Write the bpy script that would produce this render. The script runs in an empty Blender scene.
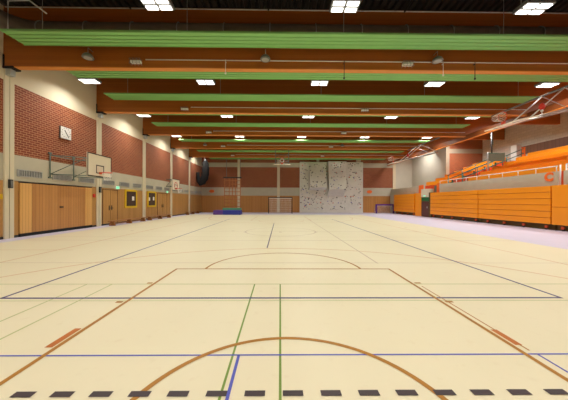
import bpy, bmesh, math, random
from mathutils import Vector, Matrix
random.seed(7)
S = bpy.context.scene
C = S.collection
PI = math.pi

# ------------------------------------------------------------------ camera
cd = bpy.data.cameras.new('camera'); cam = bpy.data.objects.new('camera', cd); C.objects.link(cam)
S.camera = cam
CH = 1.545
cd.sensor_width = 36.0; cd.sensor_fit = 'HORIZONTAL'; cd.lens = 16.0
cd.shift_x = 0.0018; cd.shift_y = 0.0026
cd.clip_end = 300
YAW, ROLL = -0.011, 0.0033
cam.matrix_world = Matrix.Translation((0, 0, CH)) @ Matrix.Rotation(YAW, 4, 'Z') @ Matrix.Rotation(PI/2, 4, 'X') @ Matrix.Rotation(ROLL, 4, 'Z')

# ------------------------------------------------------------------ world, exposure, lamp strengths
w = bpy.data.worlds.new('world'); S.world = w; w.use_nodes = True
w.node_tree.nodes['Background'].inputs[0].default_value = (0.9, 0.93, 1.0, 1)
w.node_tree.nodes['Background'].inputs[1].default_value = 0.3
S.view_settings.view_transform = 'Standard'
S.view_settings.look = 'None'
S.view_settings.gamma = 1.0
S.view_settings.use_curve_mapping = False
S.view_settings.exposure = 0.0
LAMP_W = 98.0          # watts of each ceiling luminaire
LAMP_COL = (1.0, 0.96, 0.90)
LAMP_EMIT = 3.0
try:
    S.cycles.max_bounces = 10; S.cycles.diffuse_bounces = 6; S.cycles.use_denoising = True
    S.cycles.sample_clamp_indirect = 6.0
except Exception: pass

# ------------------------------------------------------------------ materials
def lin(c):
    c = c/255.0
    return c/12.92 if c <= 0.04045 else ((c+0.055)/1.055)**2.4
def col(r, g, b): return (lin(r), lin(g), lin(b), 1.0)
def new_mat(name):
    m = bpy.data.materials.new(name); m.use_nodes = True
    nt = m.node_tree; b = nt.nodes['Principled BSDF']
    return m, nt, b
def N(nt, t, **k):
    n = nt.nodes.new(t)
    for a, v in k.items(): setattr(n, a, v)
    return n
def mth(nt, op, a, b=None, c=None):
    n = N(nt, 'ShaderNodeMath', operation=op)
    for i, v in enumerate((a, b, c)):
        if v is None: continue
        if isinstance(v, (int, float)): n.inputs[i].default_value = v
        else: nt.links.new(v, n.inputs[i])
    return n.outputs[0]
def mixc(nt, f, a, b, mode='MIX'):
    n = N(nt, 'ShaderNodeMix', data_type='RGBA', blend_type=mode)
    for s, v in ((n.inputs[0], f), (n.inputs[6], a), (n.inputs[7], b)):
        if isinstance(v, (int, float)): s.default_value = v
        elif isinstance(v, tuple): s.default_value = v
        else: nt.links.new(v, s)
    return n.outputs[2]
def plain(name, c, rough=0.5, metal=0.0, var=0.06, scale=6.0, emit=None, es=0, bump=0.0):
    m, nt, b = new_mat(name)
    tc = N(nt, 'ShaderNodeTexCoord'); nz = N(nt, 'ShaderNodeTexNoise')
    nz.inputs['Scale'].default_value = scale; nz.inputs['Detail'].default_value = 4
    nt.links.new(tc.outputs['Object'], nz.inputs['Vector'])
    dk = tuple(v*(1-var*2) for v in c[:3])+(1,); lt = tuple(min(1, v*(1+var*2)) for v in c[:3])+(1,)
    nt.links.new(mixc(nt, nz.outputs[0], dk, lt), b.inputs['Base Color'])
    b.inputs['Roughness'].default_value = rough; b.inputs['Metallic'].default_value = metal
    if emit: b.inputs['Emission Color'].default_value = emit; b.inputs['Emission Strength'].default_value = es
    if bump:
        bp = N(nt, 'ShaderNodeBump'); bp.inputs['Strength'].default_value = bump
        nt.links.new(nz.outputs[0], bp.inputs['Height']); nt.links.new(bp.outputs[0], b.inputs['Normal'])
    return m
def planks(name, c1, c2, axis, width, rough=0.45, grain='Z', gap=0.06, gapdark=0.45):
    """boards side by side along `axis`, each with its own tone; grain runs along `grain`"""
    m, nt, b = new_mat(name)
    tc = N(nt, 'ShaderNodeTexCoord'); sp = N(nt, 'ShaderNodeSeparateXYZ'); nt.links.new(tc.outputs['Object'], sp.inputs[0])
    u = mth(nt, 'DIVIDE', sp.outputs[axis], width)
    fl = mth(nt, 'FLOOR', u); fr = mth(nt, 'FRACT', u)
    wn = N(nt, 'ShaderNodeTexWhiteNoise', noise_dimensions='1D'); nt.links.new(fl, wn.inputs['W'])
    mp = N(nt, 'ShaderNodeMapping'); sc = [9, 9, 9]; sc['XYZ'.index(grain)] = 0.9
    mp.inputs['Scale'].default_value = sc; nt.links.new(tc.outputs['Object'], mp.inputs[0])
    nz = N(nt, 'ShaderNodeTexNoise'); nz.inputs['Scale'].default_value = 3; nz.inputs['Detail'].default_value = 5
    nt.links.new(mp.outputs[0], nz.inputs['Vector'])
    f = mth(nt, 'ADD', mth(nt, 'MULTIPLY', wn.outputs[0], 0.6), mth(nt, 'MULTIPLY', nz.outputs[0], 0.4))
    base = mixc(nt, f, c1, c2)
    g = mth(nt, 'LESS_THAN', fr, gap)
    dark = tuple(v*gapdark for v in c1[:3])+(1,)
    nt.links.new(mixc(nt, g, base, dark), b.inputs['Base Color'])
    b.inputs['Roughness'].default_value = rough
    return m
def bricks(name, axis):
    m, nt, b = new_mat(name)
    tc = N(nt, 'ShaderNodeTexCoord'); sp = N(nt, 'ShaderNodeSeparateXYZ'); nt.links.new(tc.outputs['Object'], sp.inputs[0])
    cb = N(nt, 'ShaderNodeCombineXYZ'); nt.links.new(sp.outputs[axis], cb.inputs[0]); nt.links.new(sp.outputs['Z'], cb.inputs[1])
    br = N(nt, 'ShaderNodeTexBrick'); nt.links.new(cb.outputs[0], br.inputs['Vector'])
    br.inputs['Scale'].default_value = 1.0; br.inputs['Brick Width'].default_value = 0.25; br.inputs['Row Height'].default_value = 0.1
    br.inputs['Mortar Size'].default_value = 0.012; br.inputs['Mortar Smooth'].default_value = 0.2
    br.inputs['Color1'].default_value = col(124, 52, 28); br.inputs['Color2'].default_value = col(146, 70, 40); br.inputs['Mortar'].default_value = col(192, 142, 100)
    br.inputs['Bias'].default_value = -0.1
    nz = N(nt, 'ShaderNodeTexNoise'); nz.inputs['Scale'].default_value = 1.3; nt.links.new(tc.outputs['Object'], nz.inputs['Vector'])
    c = mixc(nt, mth(nt, 'MULTIPLY', nz.outputs[0], 0.25), br.outputs['Color'], col(126, 60, 42))
    nt.links.new(c, b.inputs['Base Color']); b.inputs['Roughness'].default_value = 0.75
    bp = N(nt, 'ShaderNodeBump'); bp.inputs['Strength'].default_value = 0.4; bp.inputs['Distance'].default_value = 0.01; bp.invert = True
    nt.links.new(br.outputs['Fac'], bp.inputs['Height']); nt.links.new(bp.outputs[0], b.inputs['Normal'])
    return m
def blocks(name, axis, ca, cb_, cm, bw, bh):
    m, nt, b = new_mat(name)
    tc = N(nt, 'ShaderNodeTexCoord'); sp = N(nt, 'ShaderNodeSeparateXYZ'); nt.links.new(tc.outputs['Object'], sp.inputs[0])
    cb = N(nt, 'ShaderNodeCombineXYZ'); nt.links.new(sp.outputs[axis], cb.inputs[0]); nt.links.new(sp.outputs['Z'], cb.inputs[1])
    br = N(nt, 'ShaderNodeTexBrick'); nt.links.new(cb.outputs[0], br.inputs['Vector'])
    br.inputs['Scale'].default_value = 1.0; br.inputs['Brick Width'].default_value = bw; br.inputs['Row Height'].default_value = bh
    br.inputs['Mortar Size'].default_value = 0.01
    br.inputs['Color1'].default_value = ca; br.inputs['Color2'].default_value = cb_; br.inputs['Mortar'].default_value = cm
    nt.links.new(br.outputs['Color'], b.inputs['Base Color']); b.inputs['Roughness'].default_value = 0.8
    return m

M = {}
M['plaster'] = plain('cream_plaster', col(214, 203, 176), 0.8, var=0.03, scale=1.2)
M['concrete'] = plain('painted_concrete', col(188, 182, 162), 0.75, var=0.05, scale=2.0)
M['brick_y'] = bricks('red_brick_left', 'Y'); M['brick_x'] = bricks('red_brick_back', 'X')
M['block'] = blocks('white_blockwork', 'Y', col(204, 200, 190), col(192, 188, 178), col(170, 165, 155), 0.5, 0.25)
M['block_x'] = plain('grey_concrete_wall', col(196, 190, 176), 0.8, var=0.05, scale=0.8)
M['wood_y'] = planks('wood_boards_left', col(172, 124, 64), col(196, 148, 86), 'Y', 0.12)
M['wood_x'] = planks('wood_boards_back', col(176, 120, 58), col(196, 140, 76), 'X', 0.12)
M['gate_wood'] = planks('gate_boards', col(172, 116, 60), col(200, 144, 84), 'Y', 0.16)
M['gate_light'] = planks('light_boards', col(212, 158, 86), col(226, 174, 104), 'Y', 0.13)
M['beam'] = planks('glulam', col(154, 86, 24), col(174, 102, 32), 'Z', 0.045, 0.5, 'X', gap=0.1, gapdark=0.85)
M['beam_y'] = planks('glulam_girder', col(116, 58, 22), col(132, 68, 28), 'Z', 0.045, 0.5, 'Y', gap=0.1, gapdark=0.85)
M['beam_lit_edge'] = plain('glulam_lit_underside', col(214, 136, 56), 0.5, var=0.05)  # floor bounce on the beam undersides, painted as a lighter strip
M['deck'] = plain('dark_roof_deck', col(52, 48, 46), 0.6)
M['green'] = plain('green_panel', col(128, 188, 110), 0.5, var=0.03, scale=1.5)
M['duct'] = plain('galvanised_duct', col(120, 112, 100), 0.5, 0.3, var=0.1)
M['white'] = plain('white_paint', col(232, 232, 228), 0.45, var=0.02)
M['pier'] = plain('grey_concrete_pier', col(158, 148, 130), 0.8)
M['board'] = plain('backboard_white', col(240, 230, 208), 0.45, var=0.02)
M['grey'] = plain('grey_metal', col(120, 122, 120), 0.45, 0.3)
M['steel'] = plain('galvanised_steel', col(176, 178, 176), 0.4, 0.4)
M['dark'] = plain('dark_metal', col(40, 38, 38), 0.5)
M['black'] = plain('black_paint', col(20, 20, 22), 0.85)
M['red'] = plain('red_paint', col(205, 48, 32), 0.45)
M['rim'] = plain('orange_red_rim', col(225, 78, 40), 0.4)
M['net'] = plain('net_cord', col(235, 232, 225), 0.8)
M['orange'] = plain('orange_panel', col(255, 152, 8), 0.42, var=0.03, scale=1.0)
M['orange_seat'] = plain('orange_seat', col(255, 156, 10), 0.4, var=0.03)
M['redorange'] = plain('red_orange_riser', col(214, 78, 28), 0.5)
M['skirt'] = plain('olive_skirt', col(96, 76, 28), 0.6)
M['letter'] = plain('orange_letter', col(240, 112, 34), 0.5)
M['greenrail'] = plain('green_rail', col(72, 116, 102), 0.45, 0.1)
M['bracket'] = plain('grey_green_bracket', col(104, 122, 114), 0.5, 0.1)
M['mesh_infill'] = plain('grey_green_infill', col(98, 112, 100), 0.6)
M['mat_blue'] = plain('blue_mat', col(40, 52, 150), 0.55)
M['mat_purple'] = plain('purple_mat', col(84, 52, 140), 0.55)
M['mat_green'] = plain('green_mat', col(92, 158, 120), 0.6)
M['ladder'] = plain('red_brown_ladder', col(172, 104, 52), 0.5)
M['purple'] = plain('purple_frame', col(84, 32, 124), 0.5)
M['paper'] = plain('paper', col(236, 232, 226), 0.7)
M['yellow'] = plain('yellow_frame', col(214, 176, 18), 0.5)
M['cork'] = plain('dark_board', col(66, 44, 34), 0.8)
M['brownband'] = planks('brown_dado', col(120, 84, 66), col(134, 96, 76), 'Y', 0.3)
M['bench'] = plain('bench_wood', col(150, 96, 48), 0.45)
M['exit'] = plain('exit_sign', col(60, 190, 120), 0.4, emit=col(150, 235, 190), es=0.9)
M['doordark'] = plain('dark_brown_door', col(92, 48, 40), 0.5)
M['doorgreen'] = plain('dark_green_panel', col(14, 104, 50), 0.5)
M['bolt'] = plain('hold_grey', col(92, 92, 92), 0.7)
M['climb'] = plain('climbing_wall_panel', col(220, 218, 208), 0.7, var=0.05, scale=3)
M['led'] = plain('led_diffuser', col(250, 250, 250), 0.5, emit=(1.0, 0.97, 0.92, 1), es=LAMP_EMIT)

def floor_mat():
    m, nt, b = new_mat('sports_floor')
    tc = N(nt, 'ShaderNodeTexCoord')
    a = N(nt, 'ShaderNodeTexNoise'); a.inputs['Scale'].default_value = 0.5; a.inputs['Detail'].default_value = 5
    c = N(nt, 'ShaderNodeTexNoise'); c.inputs['Scale'].default_value = 7.0; c.inputs['Detail'].default_value = 6
    nt.links.new(tc.outputs['Object'], a.inputs['Vector']); nt.links.new(tc.outputs['Object'], c.inputs['Vector'])
    base = mixc(nt, a.outputs[0], col(224, 214, 180), col(232, 223, 192))
    r = N(nt, 'ShaderNodeMapRange'); r.inputs[1].default_value = 0.6; r.inputs[2].default_value = 0.78
    r.inputs[3].default_value = 0.0; r.inputs[4].default_value = 0.25
    nt.links.new(c.outputs[0], r.inputs[0])
    nt.links.new(mixc(nt, r.outputs[0], base, col(208, 188, 150)), b.inputs['Base Color'])
    b.inputs['Roughness'].default_value = 0.42
    b.inputs['Specular IOR Level'].default_value = 0.35
    return m
M['floor'] = floor_mat()
M['lilac'] = plain('lilac_border', col(208, 202, 224), 0.45, var=0.02, scale=1)
M['l_tan'] = plain('line_ochre', col(168, 112, 10), 0.45)
M['l_tan2'] = plain('line_ochre_pale', col(206, 164, 112), 0.45)
M['l_block'] = plain('line_rust', col(186, 102, 16), 0.45)
M['l_blue'] = plain('line_blue', col(78, 84, 180), 0.45)
M['l_navy'] = plain('line_navy', col(58, 52, 112), 0.45)
M['l_green'] = plain('line_green', col(112, 142, 44), 0.45)
M['l_pgreen'] = plain('line_pale_green', col(178, 184, 122), 0.45)
M['l_grey'] = plain('line_grey', col(198, 180, 156), 0.45)
M['l_black'] = plain('line_black', col(58, 44, 48), 0.5)

# ------------------------------------------------------------------ mesh builder
class MB:
    def __init__(s): s.v = []; s.f = []; s.mi = []; s.mats = []; s.sm = []
    def _m(s, m):
        if m not in s.mats: s.mats.append(m)
        return s.mats.index(m)
    def poly(s, pts, m, smooth=False):
        i = len(s.v); s.v += [tuple(p) for p in pts]; s.f.append(tuple(range(i, i+len(pts)))); s.mi.append(s._m(m)); s.sm.append(smooth); return s
    def box(s, x0, x1, y0, y1, z0, z1, m):
        return s.hexa([(x0,y0,z0),(x1,y0,z0),(x1,y1,z0),(x0,y1,z0),(x0,y0,z1),(x1,y0,z1),(x1,y1,z1),(x0,y1,z1)], m)
    def hexa(s, p, m):
        i = len(s.v); s.v += [tuple(q) for q in p]
        for f in ((0,3,2,1),(4,5,6,7),(0,1,5,4),(1,2,6,5),(2,3,7,6),(3,0,4,7)):
            s.f.append(tuple(i+k for k in f)); s.mi.append(s._m(m)); s.sm.append(False)
        return s
    def tube(s, pts, r, m, n=8, closed=False, r2=None, up=None):
        """tube along pts; r may be a list; r2 scales the second axis"""
        pts = [Vector(p) for p in pts]; k = len(pts); i0 = len(s.v); mi = s._m(m)
        for a, p in enumerate(pts):
            t = (pts[(a+1) % k]-pts[a-1]) if closed else (pts[min(a+1, k-1)]-pts[max(a-1, 0)])
            t.normalize()
            h = Vector(up) if up else (Vector((0,0,1)) if abs(t.z) < 0.9 else Vector((1,0,0)))
            u = t.cross(h).normalized(); v2 = t.cross(u).normalized()
            rr = r[a] if isinstance(r, (list, tuple)) else r
            q = (r2[a] if isinstance(r2, (list, tuple)) else r2) if r2 is not None else rr
            for b in range(n):
                an = 2*PI*b/n + PI/n
                s.v.append(tuple(p+u*math.cos(an)*rr+v2*math.sin(an)*q))
        for a in range(k if closed else k-1):
            for b in range(n):
                A = i0+a*n; B = i0+((a+1) % k)*n; c = (b+1) % n
                s.f.append((A+b, A+c, B+c, B+b)); s.mi.append(mi); s.sm.append(n > 4)
        if not closed:
            s.f.append(tuple(i0+b for b in range(n))[::-1]); s.mi.append(mi); s.sm.append(False)
            s.f.append(tuple(i0+(k-1)*n+b for b in range(n))); s.mi.append(mi); s.sm.append(False)
        return s
    def build(s, name, parent=None, loc=None, bevel=0.0):
        me = bpy.data.meshes.new(name)
        me.from_pydata(s.v, [], s.f); me.update()
        for m in s.mats: me.materials.append(M[m])
        for p, i, sm in zip(me.polygons, s.mi, s.sm): p.material_index = i; p.use_smooth = sm
        bm = bmesh.new(); bm.from_mesh(me); bmesh.ops.recalc_face_normals(bm, faces=bm.faces); bm.to_mesh(me); bm.free()
        o = bpy.data.objects.new(name, me); C.objects.link(o)
        if parent: o.parent = parent
        if loc: o.location = loc
        if bevel:
            b = o.modifiers.new('bevel', 'BEVEL'); b.width = bevel; b.segments = 2; b.limit_method = 'ANGLE'
        return o
def thing(name, label, cat, loc=(0,0,0), group=None):
    o = bpy.data.objects.new(name, None); C.objects.link(o); o.location = loc; o.empty_display_size = 0.2
    o['label'] = label; o['category'] = cat
    if group: o['group'] = group
    return o
def tag(o, label, cat, group=None):
    o['label'] = label; o['category'] = cat
    if group: o['group'] = group
    return o
def struct(o, label=None):
    o['kind'] = 'structure'
    if label: o['label'] = label
    return o
def dup(root, loc, label, group=None):
    r = root.copy(); C.objects.link(r); r.location = loc; r['label'] = label
    if group: r['group'] = group
    for ch in list(root.children):
        c = ch.copy(); C.objects.link(c); c.parent = r
        for g in ch.children:
            d = g.copy(); C.objects.link(d); d.parent = c
    return r
ORD = ['first', 'second', 'third', 'fourth', 'fifth', 'sixth', 'seventh', 'eighth', 'ninth', 'tenth', 'eleventh', 'twelfth']

XL, YB, YF = -11.05, 35.6, -3.2      # left wall, back wall, wall behind the camera
XS, XR = 15.0, 22.9                  # front of the stand, wall behind the stand
ZT = 9.3                             # roof deck
BY = [0.1+5.1*n for n in range(0, 7)]  # beam centre lines 0.1, 5.2, 10.3 ... 30.7
BZ = 6.87
PY = [0.1+5.1*n+0.07 for n in range(0, 7)]

# ------------------------------------------------------------------ floor with its markings
b = MB()
b.box(XL-0.3, XR+0.3, YF-0.3, YB+0.3, -0.2, 0.0, 'floor')
zl = [0.0008]
def q(x0, x1, y0, y1, m, z=None):
    z = z or zl[0]
    b.poly([(x0,y0,z),(x1,y0,z),(x1,y1,z),(x0,y1,z)], m)
def ln(ax, at, a, c, m, wd=0.05, z=None):
    if ax == 'x': q(a, c, at-wd/2, at+wd/2, m, z)      # runs along x at y=at
    else: q(at-wd/2, at+wd/2, a, c, m, z)
def arc(cx, cy, r, a0, a1, m, wd=0.05, z=None, n=48):
    z = z or zl[0]
    for i in range(n):
        t0 = math.radians(a0+(a1-a0)*i/n); t1 = math.radians(a0+(a1-a0)*(i+1)/n)
        b.poly([(cx+(r-wd/2)*math.cos(t0), cy+(r-wd/2)*math.sin(t0), z), (cx+(r+wd/2)*math.cos(t0), cy+(r+wd/2)*math.sin(t0), z),
                (cx+(r+wd/2)*math.cos(t1), cy+(r+wd/2)*math.sin(t1), z), (cx+(r-wd/2)*math.cos(t1), cy+(r-wd/2)*math.sin(t1), z)], m)
def disc(cx, cy, r, m, z=0.004): b.poly([(cx+r*math.cos(2*PI*i/14), cy+r*math.sin(2*PI*i/14), z) for i in range(14)], m)
# lilac run-off border
q(XL, -10.2, YF, YB, 'lilac'); q(9.45, XS+0.6, YF, YB, 'lilac'); q(-10.2, 9.45, 29.6, YB, 'lilac')
X0 = 0.075
z1, z2, z3, z4 = 0.0014, 0.002, 0.0026, 0.0032
# basketball: half court nearest the camera and its far twin
for cy, s in ((0, 1), (26.1, -1)):
    m1 = 'l_tan' if s > 0 else 'l_tan2'
    Y = lambda d: cy+s*d
    ya, yb = sorted((Y(0), Y(5.78)))
    ln('y', X0-2.425, ya, yb, m1, z=z3); ln('y', X0+2.425, ya, yb, m1, z=z3)
    ln('x', Y(5.78), X0-2.45, X0+2.45, 'l_tan' if s > 0 else 'l_tan2', z=z3)
    a = (0, 180) if s > 0 else (180, 360)
    arc(X0, Y(5.78), 1.775, a[0], a[1], m1, z=z3)
    arc(X0, Y(1.575), 1.275, a[0], a[1], m1, z=z4)
    dd = 12 if s > 0 else 0
    arc(X0, Y(1.575), 6.72, a[0]+(0), a[1], 'l_tan2', z=z1, n=80)
ln('y', X0-7.05, 0, 26.1, 'l_tan2', z=z1); ln('y', X0+7.05, 0, 26.1, 'l_tan2', z=z1)
ln('x', 13.05, X0-7.05, X0+7.05, 'l_grey', z=z1); arc(X0-0.05, 13.05, 1.8, 0, 360, 'l_grey', z=z1)
ln('x', 26.1, X0-7.05, X0+7.05, 'l_tan2', z=z1)
# lane blocks and hatch marks
q(-2.475, -2.395, 2.68, 3.08, 'l_block', z3); q(2.55, 2.625, 2.7, 3.03, 'l_block', z3)
for yy in (3.85, 4.75): q(-2.5, -2.4, yy, yy+0.06, 'l_tan', z3); q(2.56, 2.68, yy, yy+0.06, 'l_tan', z3)
# volleyball 9 x 18
ln('x', 4.04, X0-4.5, X0+4.5, 'l_navy', z=z2); ln('x', 22.04, X0-4.5, X0+4.5, 'l_navy', z=z2)
ln('y', X0-4.475, 4.04, 22.04, 'l_navy', z=z2); ln('y', X0+4.475, 4.04, 22.04, 'l_navy', z=z2)
ln('x', 10.0, -10.0, 9.4, 'l_grey', z=z1)
# small blue court
ln('x', 2.54, -9.9, 9.4, 'l_blue', 0.022, z2); ln('y', -0.41, -1.0, 2.54, 'l_blue', 0.028, z2); ln('y', 2.62, -1.0, 2.54, 'l_blue', 0.022, z2)
ln('y', 2.6, 2.6, 4.6, 'l_tan', 0.02, z2); ln('y', 2.45, 6.3, 22, 'l_grey', 0.04, z1); ln('y', -0.43, 8.4, 18, 'l_navy', 0.035, z1)
# badminton
for xx in (0.005, -0.47): ln('y', xx, -1.0, 4.72, 'l_green', 0.022, z1)
for xx in (-3.57, -3.11): ln('y', xx, 0.5, 4.72, 'l_pgreen', 0.028, z1)
ln('x', 4.72, -9.9, 9.4, 'l_pgreen', 0.03, z1); ln('x', 3.93, -4.5, 9.4, 'l_pgreen', 0.02, z1)
ln('x', 6.35, -9.9, 9.4, 'l_grey', 0.03, z1); ln('x', 8.0, -9.9, -6.5, 'l_tan2', 0.03, z1)
ln('x', 11.0, -9.9, 9.4, 'l_grey', 0.03, z1)
# black dashed line
k = 0
for i in range(-8, 9):
    cx = 0.108+i*0.3065
    q(cx-0.082, cx+0.082, 2.0, 2.06, 'l_black', 0.0042)
for cx, cy in ((-2.45, 13.2), (-1.75, 12.7), (0.02, 12.7), (1.8, 12.7), (7.6, 15.2), (7.8, 13.2), (-7.7, 13.2)): disc(cx, cy, 0.09, 'l_grey')
struct(b.build('floor'))

# ------------------------------------------------------------------ left wall
b = MB()
b.box(XL-0.3, XL-0.06, YF, YB, 0, ZT, 'concrete')
for i in range(-1, 7):
    ya = 0.17+5.1*i+0.18 if i >= 0 else YF; yb = min(0.17+5.1*(i+1)-0.18, YB)
    b.box(XL-0.06, XL-0.01, ya, yb, 3.45, 6.38, 'brick_y')
    b.box(XL-0.06, XL, ya, yb, 6.38, ZT, 'plaster')
    b.box(XL-0.06, XL, ya, yb, 2.38, 3.45, 'concrete')
    # timber wainscot, with an opening for the equipment gate in the third bay
    if i == 2:
        b.box(XL-0.06, XL-0.01, ya, 10.78, 0.1, 2.36, 'wood_y'); b.box(XL-0.06, XL-0.01, 14.95, yb, 0.1, 2.36, 'wood_y')
        b.box(XL-0.06, XL-0.01, 10.78, 14.95, 2.3, 2.36, 'dark')
    else:
        b.box(XL-0.06, XL-0.01, ya, yb, 0.1, 2.36, 'wood_y')
struct(b.build('wall_left'))
b = MB()
for i, (ya, yb) in enumerate([(YF, 10.78), (14.95, YB)]): b.box(XL-0.05, XL+0.01, ya, yb, 0.0, 0.1, 'dark')
struct(b.build('baseboard_left'))
for i in range(0, 7):
    y = 0.17+5.1*i
    b = MB(); b.box(XL-0.06, XL+0.06, y-0.18, y-0.015, 0, ZT, 'plaster'); b.box(XL-0.06, XL+0.06, y+0.015, y+0.18, 0, ZT, 'plaster')
    b.box(XL-0.06, XL+0.03, y-0.015, y+0.015, 0, ZT, 'grey')
    struct(b.build('pillar'))
# equipment gate
g = MB()
g.box(XL-0.05, XL+0.02, 11.33, 14.4, 0.14, 2.3, 'gate_wood')
door = struct(g.build('door_1'))
s_ = MB(); s_.box(XL-0.05, XL+0.03, 10.82, 11.33, 0.1, 2.3, 'gate_light'); s_.build('gate_side_strip', door)
s_ = MB(); s_.box(XL-0.05, XL+0.03, 14.4, 14.92, 0.1, 2.3, 'gate_light'); s_.build('gate_side_strip', door)
s_ = MB(); s_.box(XL-0.05, XL+0.04, 10.82, 14.92, 0.0, 0.14, 'black'); s_.build('dark_gap_strip', door)  # black strip filling the dark gap under the gate
s_ = MB(); s_.box(XL+0.02, XL+0.05, 12.75, 12.95, 1.2, 1.26, 'dark'); s_.build('handle', door)
# pass doors set in the timber wall
for n, (ya, yb) in enumerate(((15.85, 17.25), (22.9, 24.7))):
    d = MB(); ym = (ya+yb)/2
    d.box(XL-0.03, XL+0.005, ya, ym-0.012, 0.02, 2.25, 'wood_y'); d.box(XL-0.03, XL+0.005, ym+0.012, yb, 0.02, 2.25, 'wood_y')
    door = struct(d.build('door_%d' % (n+2)))
    fr = MB()
    fr.box(XL-0.03, XL+0.012, ya-0.03, ya, 0, 2.28, 'cork'); fr.box(XL-0.03, XL+0.012, yb, yb+0.03, 0, 2.28, 'cork'); fr.box(XL-0.03, XL+0.012, ya, yb, 2.25, 2.28, 'cork')
    fr.build('door_frame', door)
    for yy in (ym-0.12, ym+0.12):
        h = MB(); h.box(XL, XL+0.02, yy-0.04, yy+0.04, 0.95, 1.25, 'dark'); h.tube([(XL+0.01, yy, 1.08), (XL+0.07, yy, 1.08), (XL+0.07, yy+0.1, 1.08)], 0.012, 'dark', 6)
        h.build('door_handle', door)

# ------------------------------------------------------------------ back wall
YW = YB
b = MB()
b.box(XL-0.3, XR+0.3, YW, YW+0.3, 0, ZT, 'block_x')
segs = [(XL, -6.0), (-5.62, -0.44), (-0.06, 5.1), (5.5, 10.7), (11.4, 16.0)]
for xa, xb in segs:
    b.box(xa, xb, YW-0.05, YW, 0, 2.35, 'wood_x'); b.box(xa, xb, YW-0.05, YW, 3.5, 6.35, 'brick_x')
    b.box(xa, xb, YW-0.05, YW, 6.98, ZT, 'brick_x')
b.box(XL, 16.1, YW-0.06, YW, 2.35, 3.5, 'concrete'); b.box(XL, 16.1, YW-0.07, YW, 6.35, 6.98, 'concrete')
struct(b.build('wall_back'))
for x in (-5.81, -0.25, 5.3, 11.05, 16.1):
    b = MB(); b.box(x-0.19, x+0.19, YW-0.14, YW, 0, ZT, 'plaster'); struct(b.build('pillar'))
# ------------------------------------------------------------------ right walls
b = MB()
b.box(XR, XR+0.3, YF, YB, 0, ZT, 'block')
b.box(XR-0.04, XR, 8.0, 24.0, 6.05, 6.8, 'brownband')
struct(b.build('wall_right'))
b = MB(); b.box(XR-0.5, XR-0.001, 23.7, 24.3, 4.9, 7.0, 'white'); b.box(XR-0.06, XR-0.001, 23.3, 23.65, 5.6, 6.7, 'letter')
struct(b.build('pillar'))
# stair core at the far end of the stand
b = MB()
b.box(18.7, XR-0.001, 28.4, YB-0.001, 0, ZT-0.3, 'block_x')
b.box(19.1, XR-0.001, 28.34, 28.4, 3.0, 7.05, 'brick_x'); b.box(19.1, XR-0.001, 28.34, 28.4, 7.55, ZT-0.3, 'brick_x')
b.box(18.7, XR-0.001, 28.32, 28.4, 7.05, 7.55, 'pier'); b.box(18.7, 19.1, 28.3, 28.4, 0, ZT-0.3, 'pier')
struct(b.build('wall_stair'))
b = MB(); b.box(XL-0.3, XR+0.3, YF-0.3, YF, 0, ZT, 'plaster'); struct(b.build('wall_front'))

# ------------------------------------------------------------------ roof deck (trapezoidal sheet) and beams
b = MB(); x = XL-0.3; n = 0
while x < XR+0.3:
    pr = [(x, ZT), (x+0.14, ZT), (x+0.18, ZT+0.12), (x+0.26, ZT+0.12), (x+0.3, ZT)]
    for (xa, za), (xb, zb) in zip(pr, pr[1:]): b.poly([(xa, YF-0.3, za), (xb, YF-0.3, zb), (xb, YB+0.3, zb), (xa, YB+0.3, za)], 'deck')
    x += 0.3
b.box(XL-0.3, XR+0.6, YF-0.3, YB+0.3, ZT+0.14, ZT+0.3, 'deck')
struct(b.build('ceiling'))
for n, y in enumerate(BY):
    b = MB()
    b.box(XL-0.02, 15.1, y-0.12, y+0.12, BZ+0.035, ZT, 'beam'); b.box(XL-0.02, 15.1, y-0.12, y+0.12, BZ, BZ+0.035, 'beam_lit_edge')
    # haunch rising to the lighter cantilever over the stand
    b.hexa([(15.1, y-0.12, BZ), (17.5, y-0.12, 7.9), (17.5, y+0.12, 7.9), (15.1, y+0.12, BZ), (15.1, y-0.12, ZT), (17.5, y-0.12, ZT), (17.5, y+0.12, ZT), (15.1, y+0.12, ZT)], 'beam')
    b.box(17.5, XR-0.05, y-0.12, y+0.12, 7.95, ZT, 'beam')
    o = struct(b.build('beam'))
    k = MB(); k.box(XL+0.0, XL+0.42, y-0.16, y+0.16, BZ-0.05, BZ+0.03, 'black'); k.box(XL+0.0, XL+0.05, y-0.15, y+0.15, BZ, BZ+0.5, 'black'); k.box(XL+0.06, XL+0.26, y-0.1, y+0.1, BZ-0.3, BZ-0.05, 'steel')
    k.build('beam_shoe', o)
b = MB(); b.box(15.1, 15.34, YF, YB, 6.65, 7.02, 'beam_y'); b.box(15.1, 15.34, YF, YB, 6.62, 6.65, 'beam_lit_edge'); struct(b.build('beam'))
for k_, x in enumerate((-6.0, -0.5, 5.0, 10.5)):
    b = MB(); b.tube([(x, YF, 9.24), (x, YB, 9.24)], 0.035, 'dark', 6)
    tag(b.build('ceiling_pipe'), 'dark service pipe under the roof deck, %s from the left brick wall' % ORD[k_], 'pipe', 'service pipes under the roof')

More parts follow.
